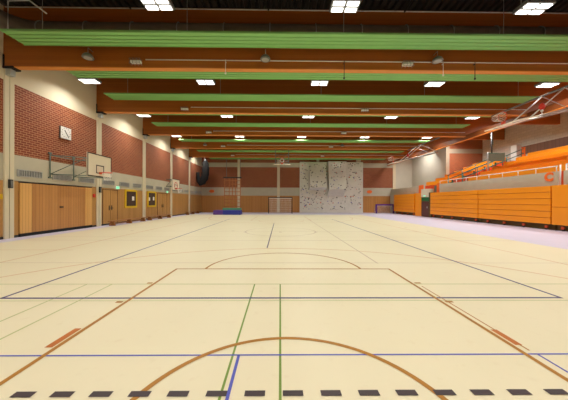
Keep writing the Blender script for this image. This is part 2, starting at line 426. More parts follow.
# ------------------------------------------------------------------ green radiant panels
def make_panel():
    t = thing('ceiling_panel', '', 'ceiling panel', (0, 0, 7.45), 'green ceiling panels between the roof beams')
    p = MB(); p.box(-9.65, 14.4, -0.42, 0.44, -0.05, 0.0, 'green')
    for i in range(5):
        yy = -0.4+0.2*i; p.tube([(-9.65, yy, -0.052), (14.4, yy, -0.052)], 0.022, 'green', 8)
    p.build('panel_sheet', t)
    for x in (-8.6, -3.4, 2.3, 8.2, 13.6):
        h = MB(); h.tube([(x, 0, 0.05), (x, 0, 2.05)], 0.01, 'steel', 6); h.build('hanger_rod', t)
    return t
pp = make_panel(); first = True; pi_ = 0
for n, y in enumerate(BY[1:]):
    for dy, side in ((1.38, 'near'), (4.0, 'far')):
        if y+dy > 35: continue
        lab = 'long green ribbed ceiling panel, %s in depth from the camera' % ['nearest, over the front of the court', 'in front of the first fully visible beam, second', 'third', 'fourth', 'fifth', 'sixth', 'seventh', 'eighth', 'ninth', 'tenth', 'eleventh', 'twelfth'][pi_]
        if pi_ == 1: lab = 'widest green ribbed ceiling panel, just in front of the large nearest beam'
        if first: pp.location = (0, y+dy, 7.45); pp['label'] = lab; first = False
        else: dup(pp, (0, y+dy, 7.45), lab)
        pi_ += 1

# ------------------------------------------------------------------ luminaires
def make_light():
    t = thing('ceiling_light', '', 'ceiling light', (0, 0, 7.5), 'square led ceiling lights in rows')
    f = MB(); f.box(-0.44, 0.44, -0.25, 0.25, 0.03, 0.14, 'grey'); f.build('housing', t)
    for i in (-1, 1):
        for j in (-1, 1):
            d = MB(); d.box(i*0.215-0.175, i*0.215+0.175, j*0.13-0.075, j*0.13+0.075, 0.0, 0.03, 'led'); d.build('diffuser', t)
    for i in (-0.4, 0.4):
        h = MB(); h.tube([(i, 0, 0.14), (i, 0, 1.7)], 0.008, 'steel', 6); h.build('suspension_wire', t)
    ld = bpy.data.lights.new('lamp', 'AREA'); ld.shape = 'RECTANGLE'; ld.size = 0.8; ld.size_y = 0.42; ld.spread = 2.65; ld.energy = LAMP_W; ld.color = LAMP_COL[:3]
    lo = bpy.data.objects.new('lamp', ld); C.objects.link(lo); lo.parent = t; lo.location = (0, 0, -0.03)
    return t
lt = make_light(); first = True
LX = (-9.72, -3.83, 2.0, 7.95, 13.85)
rowname = ['added unseen behind the camera', 'added unseen above the camera', 'in the nearest visible row', 'in the second visible row', 'in the third visible row', 'in the fourth visible row', 'in the fifth visible row', 'in the farthest row']  # rows behind and above the camera are unseen, added for brightness
colname = ['beside the left wall', 'second from the left wall', 'over the middle of the court', 'right of the court middle', 'next to the stand']
for r, y in enumerate((-2.3, 2.8, 7.85, 12.95, 18.05, 23.7, 28.25, 32.2)):
    for c, x in enumerate(LX):
        lab = 'square four-panel white ceiling light %s, %s' % (rowname[r], colname[c])
        if first: lt.location = (x, y, 7.6); lt['label'] = lab; first = False
        else: dup(lt, (x, y, 7.6), lab)

def added_stand_lamp(*a):  # added lamps, hidden by the beams, to brighten the stand side
    r = dup(lt, *a)
    for c in r.children:
        if c.type == 'LIGHT': c.data = c.data.copy(); c.data.energy = LAMP_W*2.2
for r, y in enumerate((7.85, 12.95, 18.05, 23.15, 26.6)):
    added_stand_lamp((18.6, y, 8.6), 'added unseen light above the seating stand, %s from the camera' % ORD[r], 'added fill lights over the stand')
added_stand_lamp((16.9, 31.5, 8.6), 'added unseen light high in the far right corner beside the stair block', 'added fill lights over the stand')
# ------------------------------------------------------------------ ventilation duct
b = MB()
pts = [(-9.95, YF+0.3, 7.88)] + [(-9.95, y, 7.88) for y in (0, 4, 8.6)]
for a in range(1, 6): t = a/6*PI/2; pts.append((-9.95+1.0*(1-math.cos(t)), 8.6+1.0*math.sin(t), 7.88))
pts += [(-8.95, 9.6, 7.88), (0, 9.6, 7.88), (14.9, 9.6, 7.88)]
b.tube(pts, 0.345, 'duct', 24)
dct = tag(b.build('ventilation_duct'), 'long round grey metal air duct running in front of the nearest beam', 'duct')
for i, x in enumerate([-8.9+1.7*k for k in range(14)]):
    k = MB(); k.tube([(x, 9.6+0.36*math.cos(2*PI*j/24), 7.88+0.36*math.sin(2*PI*j/24)) for j in range(24)], 0.018, 'steel', 6, closed=True, up=(1,0,0)); k.build('duct_joint', dct)
for y in (0.5, 2.5, 4.5, 6.5, 8.3):
    k = MB(); k.tube([(-9.95+0.36*math.cos(2*PI*j/24), y, 7.88+0.36*math.sin(2*PI*j/24)) for j in range(24)], 0.018, 'steel', 6, closed=True, up=(0,1,0)); k.build('duct_joint', dct)

# ------------------------------------------------------------------ conduits, guard lamps and loudspeakers on the beams
bn = ['nearest', 'second', 'third', 'fourth', 'fifth']
for n, y in enumerate(BY[2:]):
    yf = y-0.12
    b = MB(); b.tube([(-5.4, yf-0.025, 7.2), (15.0, yf-0.025, 7.2)], 0.022, 'white', 6)
    b.tube([(XL+0.1, yf-0.03, ZT-0.06), (15.0, yf-0.03, ZT-0.06)], 0.025, 'white', 6) if n == 0 else None
    tag(b.build('cable_conduit'), 'thin pale conduit along the face of the %s visible roof beam' % bn[n], 'conduit', 'conduits along the beams')
for x, zb, m_, lab in ((2.55, 6.5, 'dark', 'dark rod hanging under the nearest beam, right of the court middle'), (7.84, 6.52, 'dark', 'dark rod hanging under the nearest beam, farther right'), (-2.2, 6.66, 'white', 'white rod ending in a knob under the nearest beam, left of middle'), (6.55, 6.66, 'white', 'white rod ending in a knob under the nearest beam, right part')):
    k = MB(); k.tube([(x, BY[2]-0.2, zb), (x, BY[2]-0.2, 7.2)], 0.014, m_, 6); k.tube([(x, BY[2]-0.2, zb-0.03), (x, BY[2]-0.2, zb+0.03)], 0.035, m_, 8); k.tube([(x, BY[2]-0.2, 7.12), (x, BY[2]-0.11, 7.12)], 0.02, m_, 6)
    tag(k.build('hanging_rod'), lab, 'rod', 'rods under the nearest beam')
k = MB(); k.tube([(-9.42, 8.82, 7.46), (-9.42, 8.82, 8.44), (-8.7, 8.82, 8.47), (-8.1, 8.82, 8.02)], 0.025, 'white', 6); tag(k.build('conduit_bracket'), 'bent pale conduit above the left end of the widest green panel', 'conduit')
gl = thing('guard_lamp', '', 'lamp', (0, 0, 0), 'guarded lamps on the beam faces')
k = MB(); k.box(-0.2, 0.2, -0.16, 0, 0.0, 0.1, 'white'); k.build('lamp_body', gl, bevel=0.02)
k = MB()
for x in (-0.2, -0.07, 0.07, 0.2): k.tube([(x, 0, 0.14), (x, -0.2, 0.14), (x, -0.2, -0.05), (x, 0, -0.05)], 0.008, 'grey', 5)
k.tube([(-0.22, -0.2, 0.14), (0.22, -0.2, 0.14)], 0.008, 'grey', 5); k.tube([(-0.22, -0.2, -0.05), (0.22, -0.2, -0.05)], 0.008, 'grey', 5); k.build('wire_guard', gl)
first = True
for n, y in enumerate(BY[2:]):
    for x, sd in ((-5.75, 'left'), (5.1, 'right')):
        lab = 'small white lamp in a wire guard on the %s side of the %s visible beam' % (sd, bn[n])
        if first: gl.location = (x, y-0.12, 7.02); gl['label'] = lab; first = False
        else: dup(gl, (x, y-0.12, 7.02), lab)
sp_ = thing('pendant_loudspeaker', '', 'loudspeaker', (0, 0, 0), 'loudspeakers hung beside the beams')
k = MB(); k.tube([(0, 0, 0.0), (0, 0, 0.04), (0, 0, 0.12), (0, 0, 0.17), (0, 0, 0.2)], [0.2, 0.2, 0.16, 0.1, 0.03], 'grey', 16); k.build('speaker_dome', sp_)
k = MB(); k.tube([(0, 0, -0.015), (0, 0, 0.0)], 0.14, 'steel', 16); k.build('speaker_grille', sp_)
k = MB(); k.tube([(0, 0, 0.2), (0, 0, 0.4), (0, 0.27, 0.4)], 0.012, 'steel', 6); k.build('suspension_wire', sp_)
first = True
for y, bnm in ((BY[2], 'nearest'), (BY[5], 'fourth')):
    for x, sd in ((-7.5, 'left end'), (-0.6, 'middle'), (6.2, 'right part')):
        if bnm == 'fourth' and sd == 'middle': continue
        lab = 'grey dome loudspeaker hanging at the %s of the %s visible beam' % (sd, bnm)
        if first: sp_.location = (x, y-0.39, 7.1); sp_['label'] = lab; first = False
        else: dup(sp_, (x, y-0.39, 7.1), lab)

# ------------------------------------------------------------------ left wall fittings
gr = thing('vent_grille', '', 'vent grille', (XL, 0, 2.72), 'vent grilles in the concrete band of the left wall')
k = MB(); k.box(0, 0.03, -0.56, 0.56, -0.15, -0.12, 'steel'); k.box(0, 0.03, -0.56, 0.56, 0.12, 0.15, 'steel'); k.box(0, 0.03, -0.56, -0.52, -0.12, 0.12, 'steel'); k.box(0, 0.03, 0.52, 0.56, -0.12, 0.12, 'steel')
k.build('grille_frame', gr)
k = MB(); k.box(0.0, 0.006, -0.52, 0.52, -0.12, 0.12, 'dark')
for i in range(14): yy = -0.48+i*0.074; k.box(0.006, 0.022, yy-0.02, yy+0.02, -0.12, 0.12, 'steel')
k.build('louvre', gr)
first = True
for bay in range(1, 7):
    for j, dy in enumerate((0.9, 2.55, 4.15)):
        y = 0.17+5.1*bay+dy
        if y > 35 or y < 9: continue
        lab = 'slotted vent grille above the timber wall, %s in wall bay %s from the camera' % (['nearest', 'middle', 'farthest'][j], ['zero', 'one', 'two', 'three', 'four', 'five', 'six'][bay-1])
        if first: gr.location = (XL, y, 2.72); gr['label'] = lab; first = False
        else: dup(gr, (XL, y, 2.72), lab)
# clock
ck = thing('wall_clock', 'square white wall clock on the brick beside the nearest pillar', 'clock', (XL, 13.05, 5.0))
k = MB(); k.box(-0.005, 0.07, -0.32, 0.32, -0.3, 0.3, 'grey'); k.build('clock_case', ck)
k = MB(); k.box(0.07, 0.08, -0.31, 0.31, -0.29, 0.29, 'white'); k.build('dial', ck)
def hand(an, L, wd, nm):
    k = MB(); d = Vector((0, math.sin(an), math.cos(an))); s = Vector((0, math.cos(an), -math.sin(an)))
    o = Vector((0.085, 0, 0)); k.hexa([o-d*0.06-s*wd, o-d*0.06+s*wd, o+d*L+s*wd, o+d*L-s*wd]+[p+Vector((0.008,0,0)) for p in (o-d*0.06-s*wd, o-d*0.06+s*wd, o+d*L+s*wd, o+d*L-s*wd)], 'black'); k.build(nm, ck)
hand(math.radians(325), 0.17, 0.018, 'hour_hand'); hand(math.radians(142), 0.23, 0.013, 'minute_hand')
for a in range(12):
    an = a*PI/6; k = MB(); yy = 0.25*math.sin(an); zz = 0.24*math.cos(an); k.box(0.08, 0.084, yy-0.012, yy+0.012, zz-0.02, zz+0.02, 'black'); k.build('hour_mark', ck)
# call point, dark boxes on pillars, exit signs
k = MB(); k.box(XL-0.01, XL+0.05, 15.0, 15.17, 1.75, 1.95, 'red'); tag(k.build('fire_call_point', bevel=0.01), 'small red call point on the timber wall before the nearest double door', 'call point')
for i, y in enumerate((10.37, 15.47)):
    k = MB(); k.box(XL+0.06, XL+0.15, y-0.06, y+0.06, 2.05, 2.4, 'dark'); k.box(XL+0.15, XL+0.155, y-0.04, y+0.04, 2.08, 2.36, 'grey')
    tag(k.build('pillar_box', bevel=0.01), ['narrow dark box on the pillar at the left picture edge', 'narrow dark box on the pillar under the basketball backboard'][i], 'control box', 'dark boxes on the pillars')
for i, (y, lab) in enumerate(((17.2, 'lit green exit sign over the nearest double door in the timber wall'), (24.7, 'lit green exit sign over the far timber door beside the small backboard'))):
    t = thing('exit_sign', lab, 'exit sign', (XL, y, 2.44), 'exit signs on the left wall')
    k = MB(); k.box(-0.005, 0.06, -0.19, 0.19, -0.1, 0.1, 'white'); k.build('sign_case', t)
    k = MB(); k.box(0.06, 0.065, -0.17, 0.17, -0.08, 0.08, 'exit'); k.build('sign_face', t)
k = MB(); k.box(XL-0.01, XL+0.03, 9.1, 10.15, 1.6, 1.8, 'yellow'); tag(k.build('yellow_notice'), 'yellow strip on the timber wall left of the nearest pillar', 'notice')
# yellow framed notice boards
for i, (y0, y1) in enumerate(((18.05, 19.55), (21.1, 22.5))):
    t = thing('notice_board', ['dark notice board in a wide yellow frame, nearer one', 'dark notice board in a wide yellow frame, farther one'][i], 'notice board', (XL, (y0+y1)/2, 1.7), 'yellow framed notice boards')
    h = (y1-y0)/2
    k = MB(); k.box(0, 0.05, -h, h, 0.54, 0.68, 'yellow'); k.box(0, 0.05, -h, h, -0.66, -0.52, 'yellow'); k.box(0, 0.05, -h, -h+0.15, -0.52, 0.54, 'yellow'); k.box(0, 0.05, h-0.15, h, -0.52, 0.54, 'yellow'); k.build('board_frame', t)
    k = MB(); k.box(0, 0.03, -h+0.15, h-0.15, -0.52, 0.54, 'cork'); k.build('board_panel', t)
    for (pa, pb, za, zb) in (((0.1, 0.38, -0.12, 0.18),) if i == 0 else ((-0.5, -0.3, -0.12, 0.15), (0.18, 0.42, -0.1, 0.2))):
        k = MB(); k.box(0.03, 0.036, pa, pb, za, zb, 'paper'); k.build('paper_sheet', t)
# gym benches
def make_bench():
    t = thing('gym_bench', '', 'bench', (0, 0, 0), 'long low gym benches along the left wall')
    k = MB(); k.box(-0.14, 0.14, -2.0, 2.0, 0.27, 0.31, 'bench'); k.build('seat', t, bevel=0.01)
    k = MB(); k.box(-0.02, 0.02, -1.9, 1.9, 0.1, 0.15, 'bench'); k.build('balance_rail', t)
    for y in (-1.75, 0, 1.75):
        k = MB(); k.hexa([(-0.19,y-0.05,0),(0.19,y-0.05,0),(0.19,y+0.05,0),(-0.19,y+0.05,0),(-0.1,y-0.05,0.27),(0.1,y-0.05,0.27),(0.1,y+0.05,0.27),(-0.1,y+0.05,0.27)], 'bench'); k.build('leg', t)
    return t
bn_ = make_bench(); bn_.location = (-10.45, 17.6, 0); bn_['label'] = 'long low wooden gym bench under the nearer yellow notice board'
dup(bn_, (-10.45, 22.1, 0), 'long low wooden gym bench under the farther yellow notice board')
dup(bn_, (-10.5, 30.5, 0), 'long low wooden gym bench in the far left corner')

# ------------------------------------------------------------------ basketball hoops
def board_marks(k, o, u, v, n, W, H, m='black', t=0.05):
    """border and shooter square as raised strips; o centre, u across, v up, n out"""
    def strip(a0, a1, b0, b1):
        p = [o+u*a0+v*b0, o+u*a1+v*b0, o+u*a1+v*b1, o+u*a0+v*b1]; k.hexa([x+n*0.001 for x in p]+[x+n*0.006 for x in p], m)
    strip(-W/2, W/2, H/2-t, H/2); strip(-W/2, W/2, -H/2, -H/2+t); strip(-W/2, -W/2+t, -H/2+t, H/2-t); strip(W/2-t, W/2, -H/2+t, H/2-t)
    w2, b0, b1 = 0.295, -0.42, 0.03
    strip(-w2, w2, b1-t, b1); strip(-w2, w2, b0, b0+t); strip(-w2, -w2+t, b0+t, b1-t); strip(w2-t, w2, b0+t, b1-t)
def hoop_parts(t, o, u, v, n, W=1.8, H=1.2, ring=False):
    """backboard, its marks, rim and net under thing t. local frame"""
    o, u, v, n = map(Vector, (o, u, v, n))
    k = MB(); P = lambda a, b_, c: o+u*a+v*b_+n*c
    k.hexa([P(-W/2,-H/2,-0.04), P(W/2,-H/2,-0.04), P(W/2,H/2,-0.04), P(-W/2,H/2,-0.04), P(-W/2,-H/2,0), P(W/2,-H/2,0), P(W/2,H/2,0), P(-W/2,H/2,0)], 'board')
    bd = k.build('backboard', t)
    k = MB(); board_marks(k, o, u, v, n, W, H); k.build('board_marking', bd)
    zc = -0.36*H/1.2
    c = P(0, zc, 0.15+0.23)
    k = MB(); ringp = [c+u*0.23*math.cos(2*PI*i/24)+n*0.23*math.sin(2*PI*i/24) for i in range(24)]
    k.tube(ringp, 0.016, 'rim', 8, closed=True, up=v)
    q0 = P(0, zc, 0.0)
    k.hexa([q0-u*0.08-v*0.08, q0+u*0.08-v*0.08, q0+u*0.08+v*0.02, q0-u*0.08+v*0.02, q0-u*0.08-v*0.03+n*0.16, q0+u*0.08-v*0.03+n*0.16, q0+u*0.08+v*0.01+n*0.16, q0-u*0.08+v*0.01+n*0.16], 'rim')
    rm = k.build('rim', t)
    k = MB(); L = 0.42; ns = 12
    for i in range(ns):
        for sg in (1, -1):
            pts = []
            for s in range(5):
                f = s/4; r = 0.23*(1-0.45*f); a = 2*PI*(i+sg*f*2)/ns
                pts.append(c+u*r*math.cos(a)+n*r*math.sin(a)-v*(L*f))
            k.tube(pts, 0.006, 'net', 4)
    k.build('net', rm)
    return bd
# near wall-mounted side hoop
t = thing('basketball_hoop', 'large white backboard on a swing bracket, nearest hoop on the left wall', 'basketball hoop', (XL, 13.7, 0), 'basketball hoops on the left wall')
hoop_parts(t, (1.35, 0, 3.42), (0, 1, 0), (0, 0, 1), (1, 0, 0))
for i, (ya, yb) in enumerate(((-1.5, -0.85), (-0.12, 0.55))):
    k = MB()
    for z in (2.82, 3.72): k.tube([(0.05, ya, z), (1.3, yb, z)], 0.02, 'bracket', 6)
    k.tube([(0.05, ya, 2.82), (1.3, yb, 3.72)], 0.016, 'bracket', 6)
    k.tube([(1.28, yb, 2.82), (1.28, yb, 3.72)], 0.025, 'bracket', 6)
    k.build('swing_arm', t)
    k = MB(); k.tube([(0.04, ya, 2.66), (0.04, ya, 3.8)], 0.026, 'bracket', 6); k.box(0.004, 0.06, ya-0.08, ya+0.08, 2.62, 2.68, 'bracket'); k.box(0.004, 0.06, ya-0.08, ya+0.08, 3.78, 3.86, 'bracket'); k.build('wall_post', t)
k = MB(); k.tube([(0.05, -1.5, 3.72), (0.05, -0.12, 3.72)], 0.02, 'bracket', 6); k.tube([(1.28, -0.85, 3.72), (1.28, 0.55, 3.72)], 0.02, 'bracket', 6); k.tube([(1.28, -0.85, 2.82), (1.28, 0.55, 2.82)], 0.02, 'bracket', 6); k.build('cross_bar', t)
# far wall-mounted board with ring target
t = thing('basketball_hoop', 'small white backboard on the left wall beside the far pillar', 'basketball hoop', (XL, 25.3, 0), 'basketball hoops on the left wall')
bd = hoop_parts(t, (0.65, 0, 3.15), (0, 1, 0), (0, 0, 1), (1, 0, 0), 1.8, 1.15)
k = MB(); k.tube([(0.652, 0.36*math.cos(2*PI*i/24), 3.1+0.3*math.sin(2*PI*i/24)) for i in range(24)], 0.04, 'red', 6, closed=True, up=(1,0,0), r2=0.006); k.build('ring_marking', bd)
for ya in (-0.75, 0.05):
    k = MB()
    for z in (2.98, 3.65): k.tube([(0.004, ya, z), (0.61, ya, z)], 0.025, 'bracket', 6)
    k.tube([(0.03, ya, 2.98), (0.6, ya, 3.65)], 0.018, 'bracket', 6); k.build('wall_bracket', t)
# ceiling hoop over the far end of the main court, folded up
t = thing('basketball_hoop', 'ceiling-hung hoop folded up over the far middle of the court', 'basketball hoop', (0.18, 26.2, 0), 'ceiling-hung basketball hoops')
al = math.radians(78)
hoop_parts(t, (0, 0, 5.42), (1, 0, 0), (0, math.sin(al), math.cos(al)), (0, -math.cos(al), math.sin(al)), 1.8, 1.05)
for x in (-0.68, 0.68):
    k = MB(); k.box(x-0.04, x+0.04, -0.15, -0.07, 5.45, 7.3, 'grey'); k.box(x-0.14, x+0.14, -0.475, -0.1, 7.1, 7.4, 'dark'); k.build('drop_post', t)
k = MB()
for z in (5.65, 6.35): k.tube([(-0.68, -0.11, z), (0.68, -0.11, z)], 0.03, 'grey', 6)
k.tube([(-0.68, -0.11, 5.65), (0.68, -0.11, 6.35)], 0.02, 'grey', 6); k.tube([(0.68, -0.11, 5.65), (-0.68, -0.11, 6.35)], 0.02, 'grey', 6)
k.build('brace_frame', t)
# side hoops hung from the roof on the stand side, folded flat
def side_hoop(y0, lab, n0):
    t = thing('basketball_hoop', lab, 'basketball hoop', (10.9, y0, 0), 'folded basketball hoops beside the stand')
    an = math.radians(12)
    hoop_parts(t, (0.05, 0, 5.3), (0, 1, 0), (math.cos(an), 0, math.sin(an)), (-math.sin(an), 0, math.cos(an)), 1.8, 1.05)
    for y in (-0.5, 0.5):
        k = MB(); k.tube([(-0.3, y, 5.2), (0.9, y, 5.5), (3.6, y, 6.15)], 0.045, 'steel', 8); k.tube([(0.5, y, 5.42), (2.1, y, 6.8)], 0.03, 'white', 6); k.build('swing_arm', t)
    k = MB(); k.tube([(2.1, BY[n0]-y0, 6.82), (2.1, BY[n0+1]-y0, 6.82)], 0.05, 'grey', 8); k.build('pivot_tube', t)
    k = MB(); k.tube([(3.6, -0.5, 6.15), (3.6, 0.5, 6.15)], 0.04, 'steel', 6); k.tube([(2.1, -0.5, 5.79), (2.1, 0.5, 5.79)], 0.03, 'steel', 6); k.tube([(3.6, 0.5, 6.15), (2.1, 0.5, 6.8)], 0.02, 'steel', 6); k.tube([(2.1, -0.5, 6.8), (3.6, -0.5, 6.15)], 0.025, 'white', 6); k.build('brace', t)
    k = MB(); k.tube([(0.62, -0.9, 5.6+0.11*j) for j in range(4)], [0.03, 0.11, 0.11, 0.03], 'red', 12); k.tube([(0.62, -0.9, 5.55), (0.62, -0.9, 5.62)], 0.05, 'white', 8); k.tube([(0.62, -0.9, 5.35), (0.62, -0.9, 5.6)], 0.015, 'white', 6); k.build('safety_lock', t)
    return t
side_hoop(11.9, 'folded white basketball hoop under the roof on the right, nearer one', 2)
side_hoop(23.6, 'folded white basketball hoop near the far right corner under the roof', 4)

# ------------------------------------------------------------------ objects at the back
# gathered black curtain in the far left corner
b = MB()
P = [(-9.85, 33.2, 6.85), (-9.8, 33.2, 6.3), (-9.8, 33.2, 5.5), (-9.9, 33.2, 4.7), (-10.15, 33.2, 4.15), (-10.45, 33.2, 3.95), (-10.68, 33.15, 4.3), (-10.75, 33.1, 4.8), (-10.8, 33.1, 5.5)]
pts = []; rr = []; rq = []
base = [0.28, 0.42, 0.5, 0.5, 0.45, 0.38, 0.3, 0.22, 0.16]
for i in range(len(P)-1):
    for s in range(4):
        f = s/4; pts.append(tuple(Vector(P[i]).lerp(Vector(P[i+1]), f))); r = base[i]*(1-f)+base[i+1]*f
        rr.append(r*(1+0.08*math.sin(len(pts)*1.9))); rq.append(r*0.6)
b.tube(pts, rr, 'black', 16, r2=rq, up=(0, 1, 0))
ct = tag(b.build('gathered_curtain'), 'black gathered curtain hanging in a loop in the far left corner', 'curtain')
k = MB(); k.tube([(-9.85, 33.2, 6.8), (-9.85, 33.2, 9.29)], 0.03, 'grey', 6); k.tube([(-9.85, 33.2, 6.85), (-9.85, 33.2, 7.0)], 0.1, 'steel', 8); k.build('hanger', ct)
# climbing ladder grid
t = thing('climbing_ladder', 'red-brown wooden climbing grid behind the blue mat', 'climbing frame', (-5.95, 31.5, 0))
for i, x in enumerate((-0.98, -0.4, 0.0, 0.4, 0.98)):
    k = MB(); k.box(x-0.04, x+0.04, -0.03, 0.03, 0.0, 4.5, 'ladder'); k.build('upright', t)
for j in range(8):
    z = 0.9+0.46*j; k = MB(); k.tube([(-1.0, 0, z), (1.0, 0, z)], 0.04, 'ladder', 8); k.build('rung', t)
k = MB(); k.box(-1.15, 1.15, -0.06, 0.06, 4.42, 4.56, 'dark'); k.build('top_beam', t)
for x in (-0.75, 0.95):
    k = MB(); k.tube([(x, 0, 4.5), (x, 0, 9.29)], 0.03, 'grey', 6); k.build('hanging_rod', t)
t = thing('gym_mat', 'thick blue and purple gym mat in front of the climbing grid', 'gym mat', (-6.1, 29.6, 0))
k = MB(); k.box(-0.45, 1.55, -0.7, 0.7, 0.0, 0.5, 'mat_blue'); k.build('blue_cover', t, bevel=0.03)
k = MB(); k.box(-1.55, -0.455, -0.7, 0.7, 0.0, 0.5, 'mat_purple'); k.build('purple_cover', t, bevel=0.03)
k = MB(); k.box(-6.95, -4.75, 30.5, 31.2, 0.0, 0.74, 'mat_green'); tag(k.build('gym_mat', bevel=0.03), 'green gym mat between the blue mat and the climbing grid', 'gym mat')
# goals
def goal(name, label, cat, x0, x1, y, h, d, fr, r, net='net', step=0.16):
    t = thing(name, label, cat, ((x0+x1)/2, y, 0)); hw = (x1-x0)/2
    for s in (-1, 1):
        k = MB(); k.box(s*hw-r, s*hw+r, -r, r, 0, h, fr); k.build('goal_post', t)
        k = MB(); k.tube([(s*hw, r, h-0.03), (s*hw, d*0.5, h-0.08), (s*hw, d, 0.03), (s*hw, r, 0.03)], 0.02, fr, 6); k.build('net_stay', t)
    k = MB(); k.box(-hw-r, hw+r, -r, r, h, h+2*r, fr); k.build('crossbar', t)
    k = MB(); n = int(2*hw/step); A = lambda x, s: Vector((x, 0.05+(d*0.5)*min(s, 1)+(d*0.5)*max(0, s-1), h-0.03-0.05*min(s, 1)-(h-0.1)*max(0, s-1)))
    for i in range(n+1):
        x = -hw+2*hw*i/n; k.tube([A(x, 0), A(x, 1), A(x, 2)], 0.016, net, 4)
    for j in range(1, int(h/step)+4):
        s = 2*j/(int(h/step)+4); k.tube([A(-hw, s), A(hw, s)], 0.012, net, 4)
        p = A(hw, s)
        for sg in (-1, 1): k.tube([(sg*hw, p.y, p.z), (sg*hw, 0.05, p.z)], 0.012, net, 4)
    k.build('goal_net', t); return t
goal('handball_goal', 'handball goal with white net at the middle of the back wall', 'goal', -1.48, 1.52, 32.3, 2.0, 1.0, 'dark', 0.045)
goal('small_goal', 'low purple-framed goal beside the orange stand corner', 'goal', 12.85, 15.15, 33.6, 1.05, 0.8, 'purple', 0.09)
# oval signs
for x, lab in ((-9.6, 'small orange oval sign on the back wall left of the climbing grid'), (12.6, 'small orange oval sign on the back wall right of the climbing wall')):
    k = MB(); k.tube([(x, YW-0.13, 2.95), (x, YW-0.05, 2.95)], 0.36, 'letter', 20, r2=0.22, up=(0, 0, 1)); tag(k.build('oval_sign'), lab, 'sign', 'orange oval signs')

# climbing wall
cw = thing('climbing_wall', 'tall pale climbing wall dotted with dark holds on the back wall', 'climbing wall', (0, YW-0.15, 0))
yl = -0.12
k = MB(); k.box(2.72, 11.62, yl, 0.0, 0.0, 7.1, 'climb'); k.build('wall_panel', cw)
LP = dict(x0=4.0, x1=6.25, zt=7.05, zb=3.35, zr=2.2, tp=0.35, bp=1.1)
k = MB()
xa, xb = 4.0, 6.25
# left overhang: box leaning out towards its bottom, then cut back to the wall
pl = lambda xa, xb, prof, xa2, xb2: None
def prism(k, xa, xb, prof, m, taper=None):
    L = [(xa+(taper[i][0] if taper else 0), -p[0]+yl, p[1]) for i, p in enumerate(prof)]; R = [(xb+(taper[i][1] if taper else 0), -p[0]+yl, p[1]) for i, p in enumerate(prof)]
    k.poly(L, m); k.poly(R[::-1], m)
    n = len(prof)
    for i in range(n): j = (i+1) % n; k.poly([L[i], R[i], R[j], L[j]], m)
prism(k, 4.0, 6.25, [(0, 7.05), (0.3, 7.05), (1.6, 3.45), (0, 3.15)], 'climb', [(0,0),(0,0),(0,0),(0,0)])
k.build('overhang', cw)
k = MB()
prism(k, 6.6, 9.1, [(0, 7.1), (0.7, 7.1), (1.5, 3.2), (0, 2.3)], 'climb', [(0,0),(0,0),(0,-0.25),(0,-0.25)])
k.build('overhang', cw)
hmats = ['black', 'bolt', 'dark', 'redorange', 'bolt', 'black', 'l_blue', 'dark']
holds = []
def surf(x, z):
    if 4.0 < x < 6.25 and z < 7.0:
        if z > 3.45: return 0.3+(7.05-z)/3.6*1.3
    if 6.7 < x < 9.0 and z < 7.1:
        if z > 3.2 and x < 8.8: return 0.7+(7.1-z)/3.9*0.8
    return 0.0
def add_hold(k, x, z, r, m):
    y = yl-surf(x, z); a0 = random.random()*6
    pts = []
    n = 7
    ring = [(x+r*(0.8+0.4*random.random())*math.cos(a0+2*PI*i/n), z+r*0.8*(0.7+0.5*random.random())*math.sin(a0+2*PI*i/n)) for i in range(n)]
    for i in range(n):
        j = (i+1) % n
        k.poly([(ring[i][0], y+0.05, ring[i][1]), (ring[j][0], y+0.05, ring[j][1]), (x+(ring[j][0]-x)*0.6, y-0.09, z+(ring[j][1]-z)*0.6), (x+(ring[i][0]-x)*0.6, y-0.09, z+(ring[i][1]-z)*0.6)], m)
    k.poly([(x+(p[0]-x)*0.6, y-0.09, z+(p[1]-z)*0.6) for p in ring], m)
allh = [(random.uniform(2.9, 11.45), random.uniform(0.4, 6.95)) for _ in range(360)]
sizes = sorted([random.uniform(0.03, 0.115) for _ in allh], reverse=True)
for i in range(100):
    k = MB(); add_hold(k, allh[i][0], allh[i][1], sizes[i], random.choice(hmats)); k.build('climbing_hold', cw)
k = MB()
for i in range(100, len(allh)): add_hold(k, allh[i][0], allh[i][1], sizes[i], random.choice(hmats))
o = k.build('small_climbing_hold', cw); o['kind'] = 'stuff'

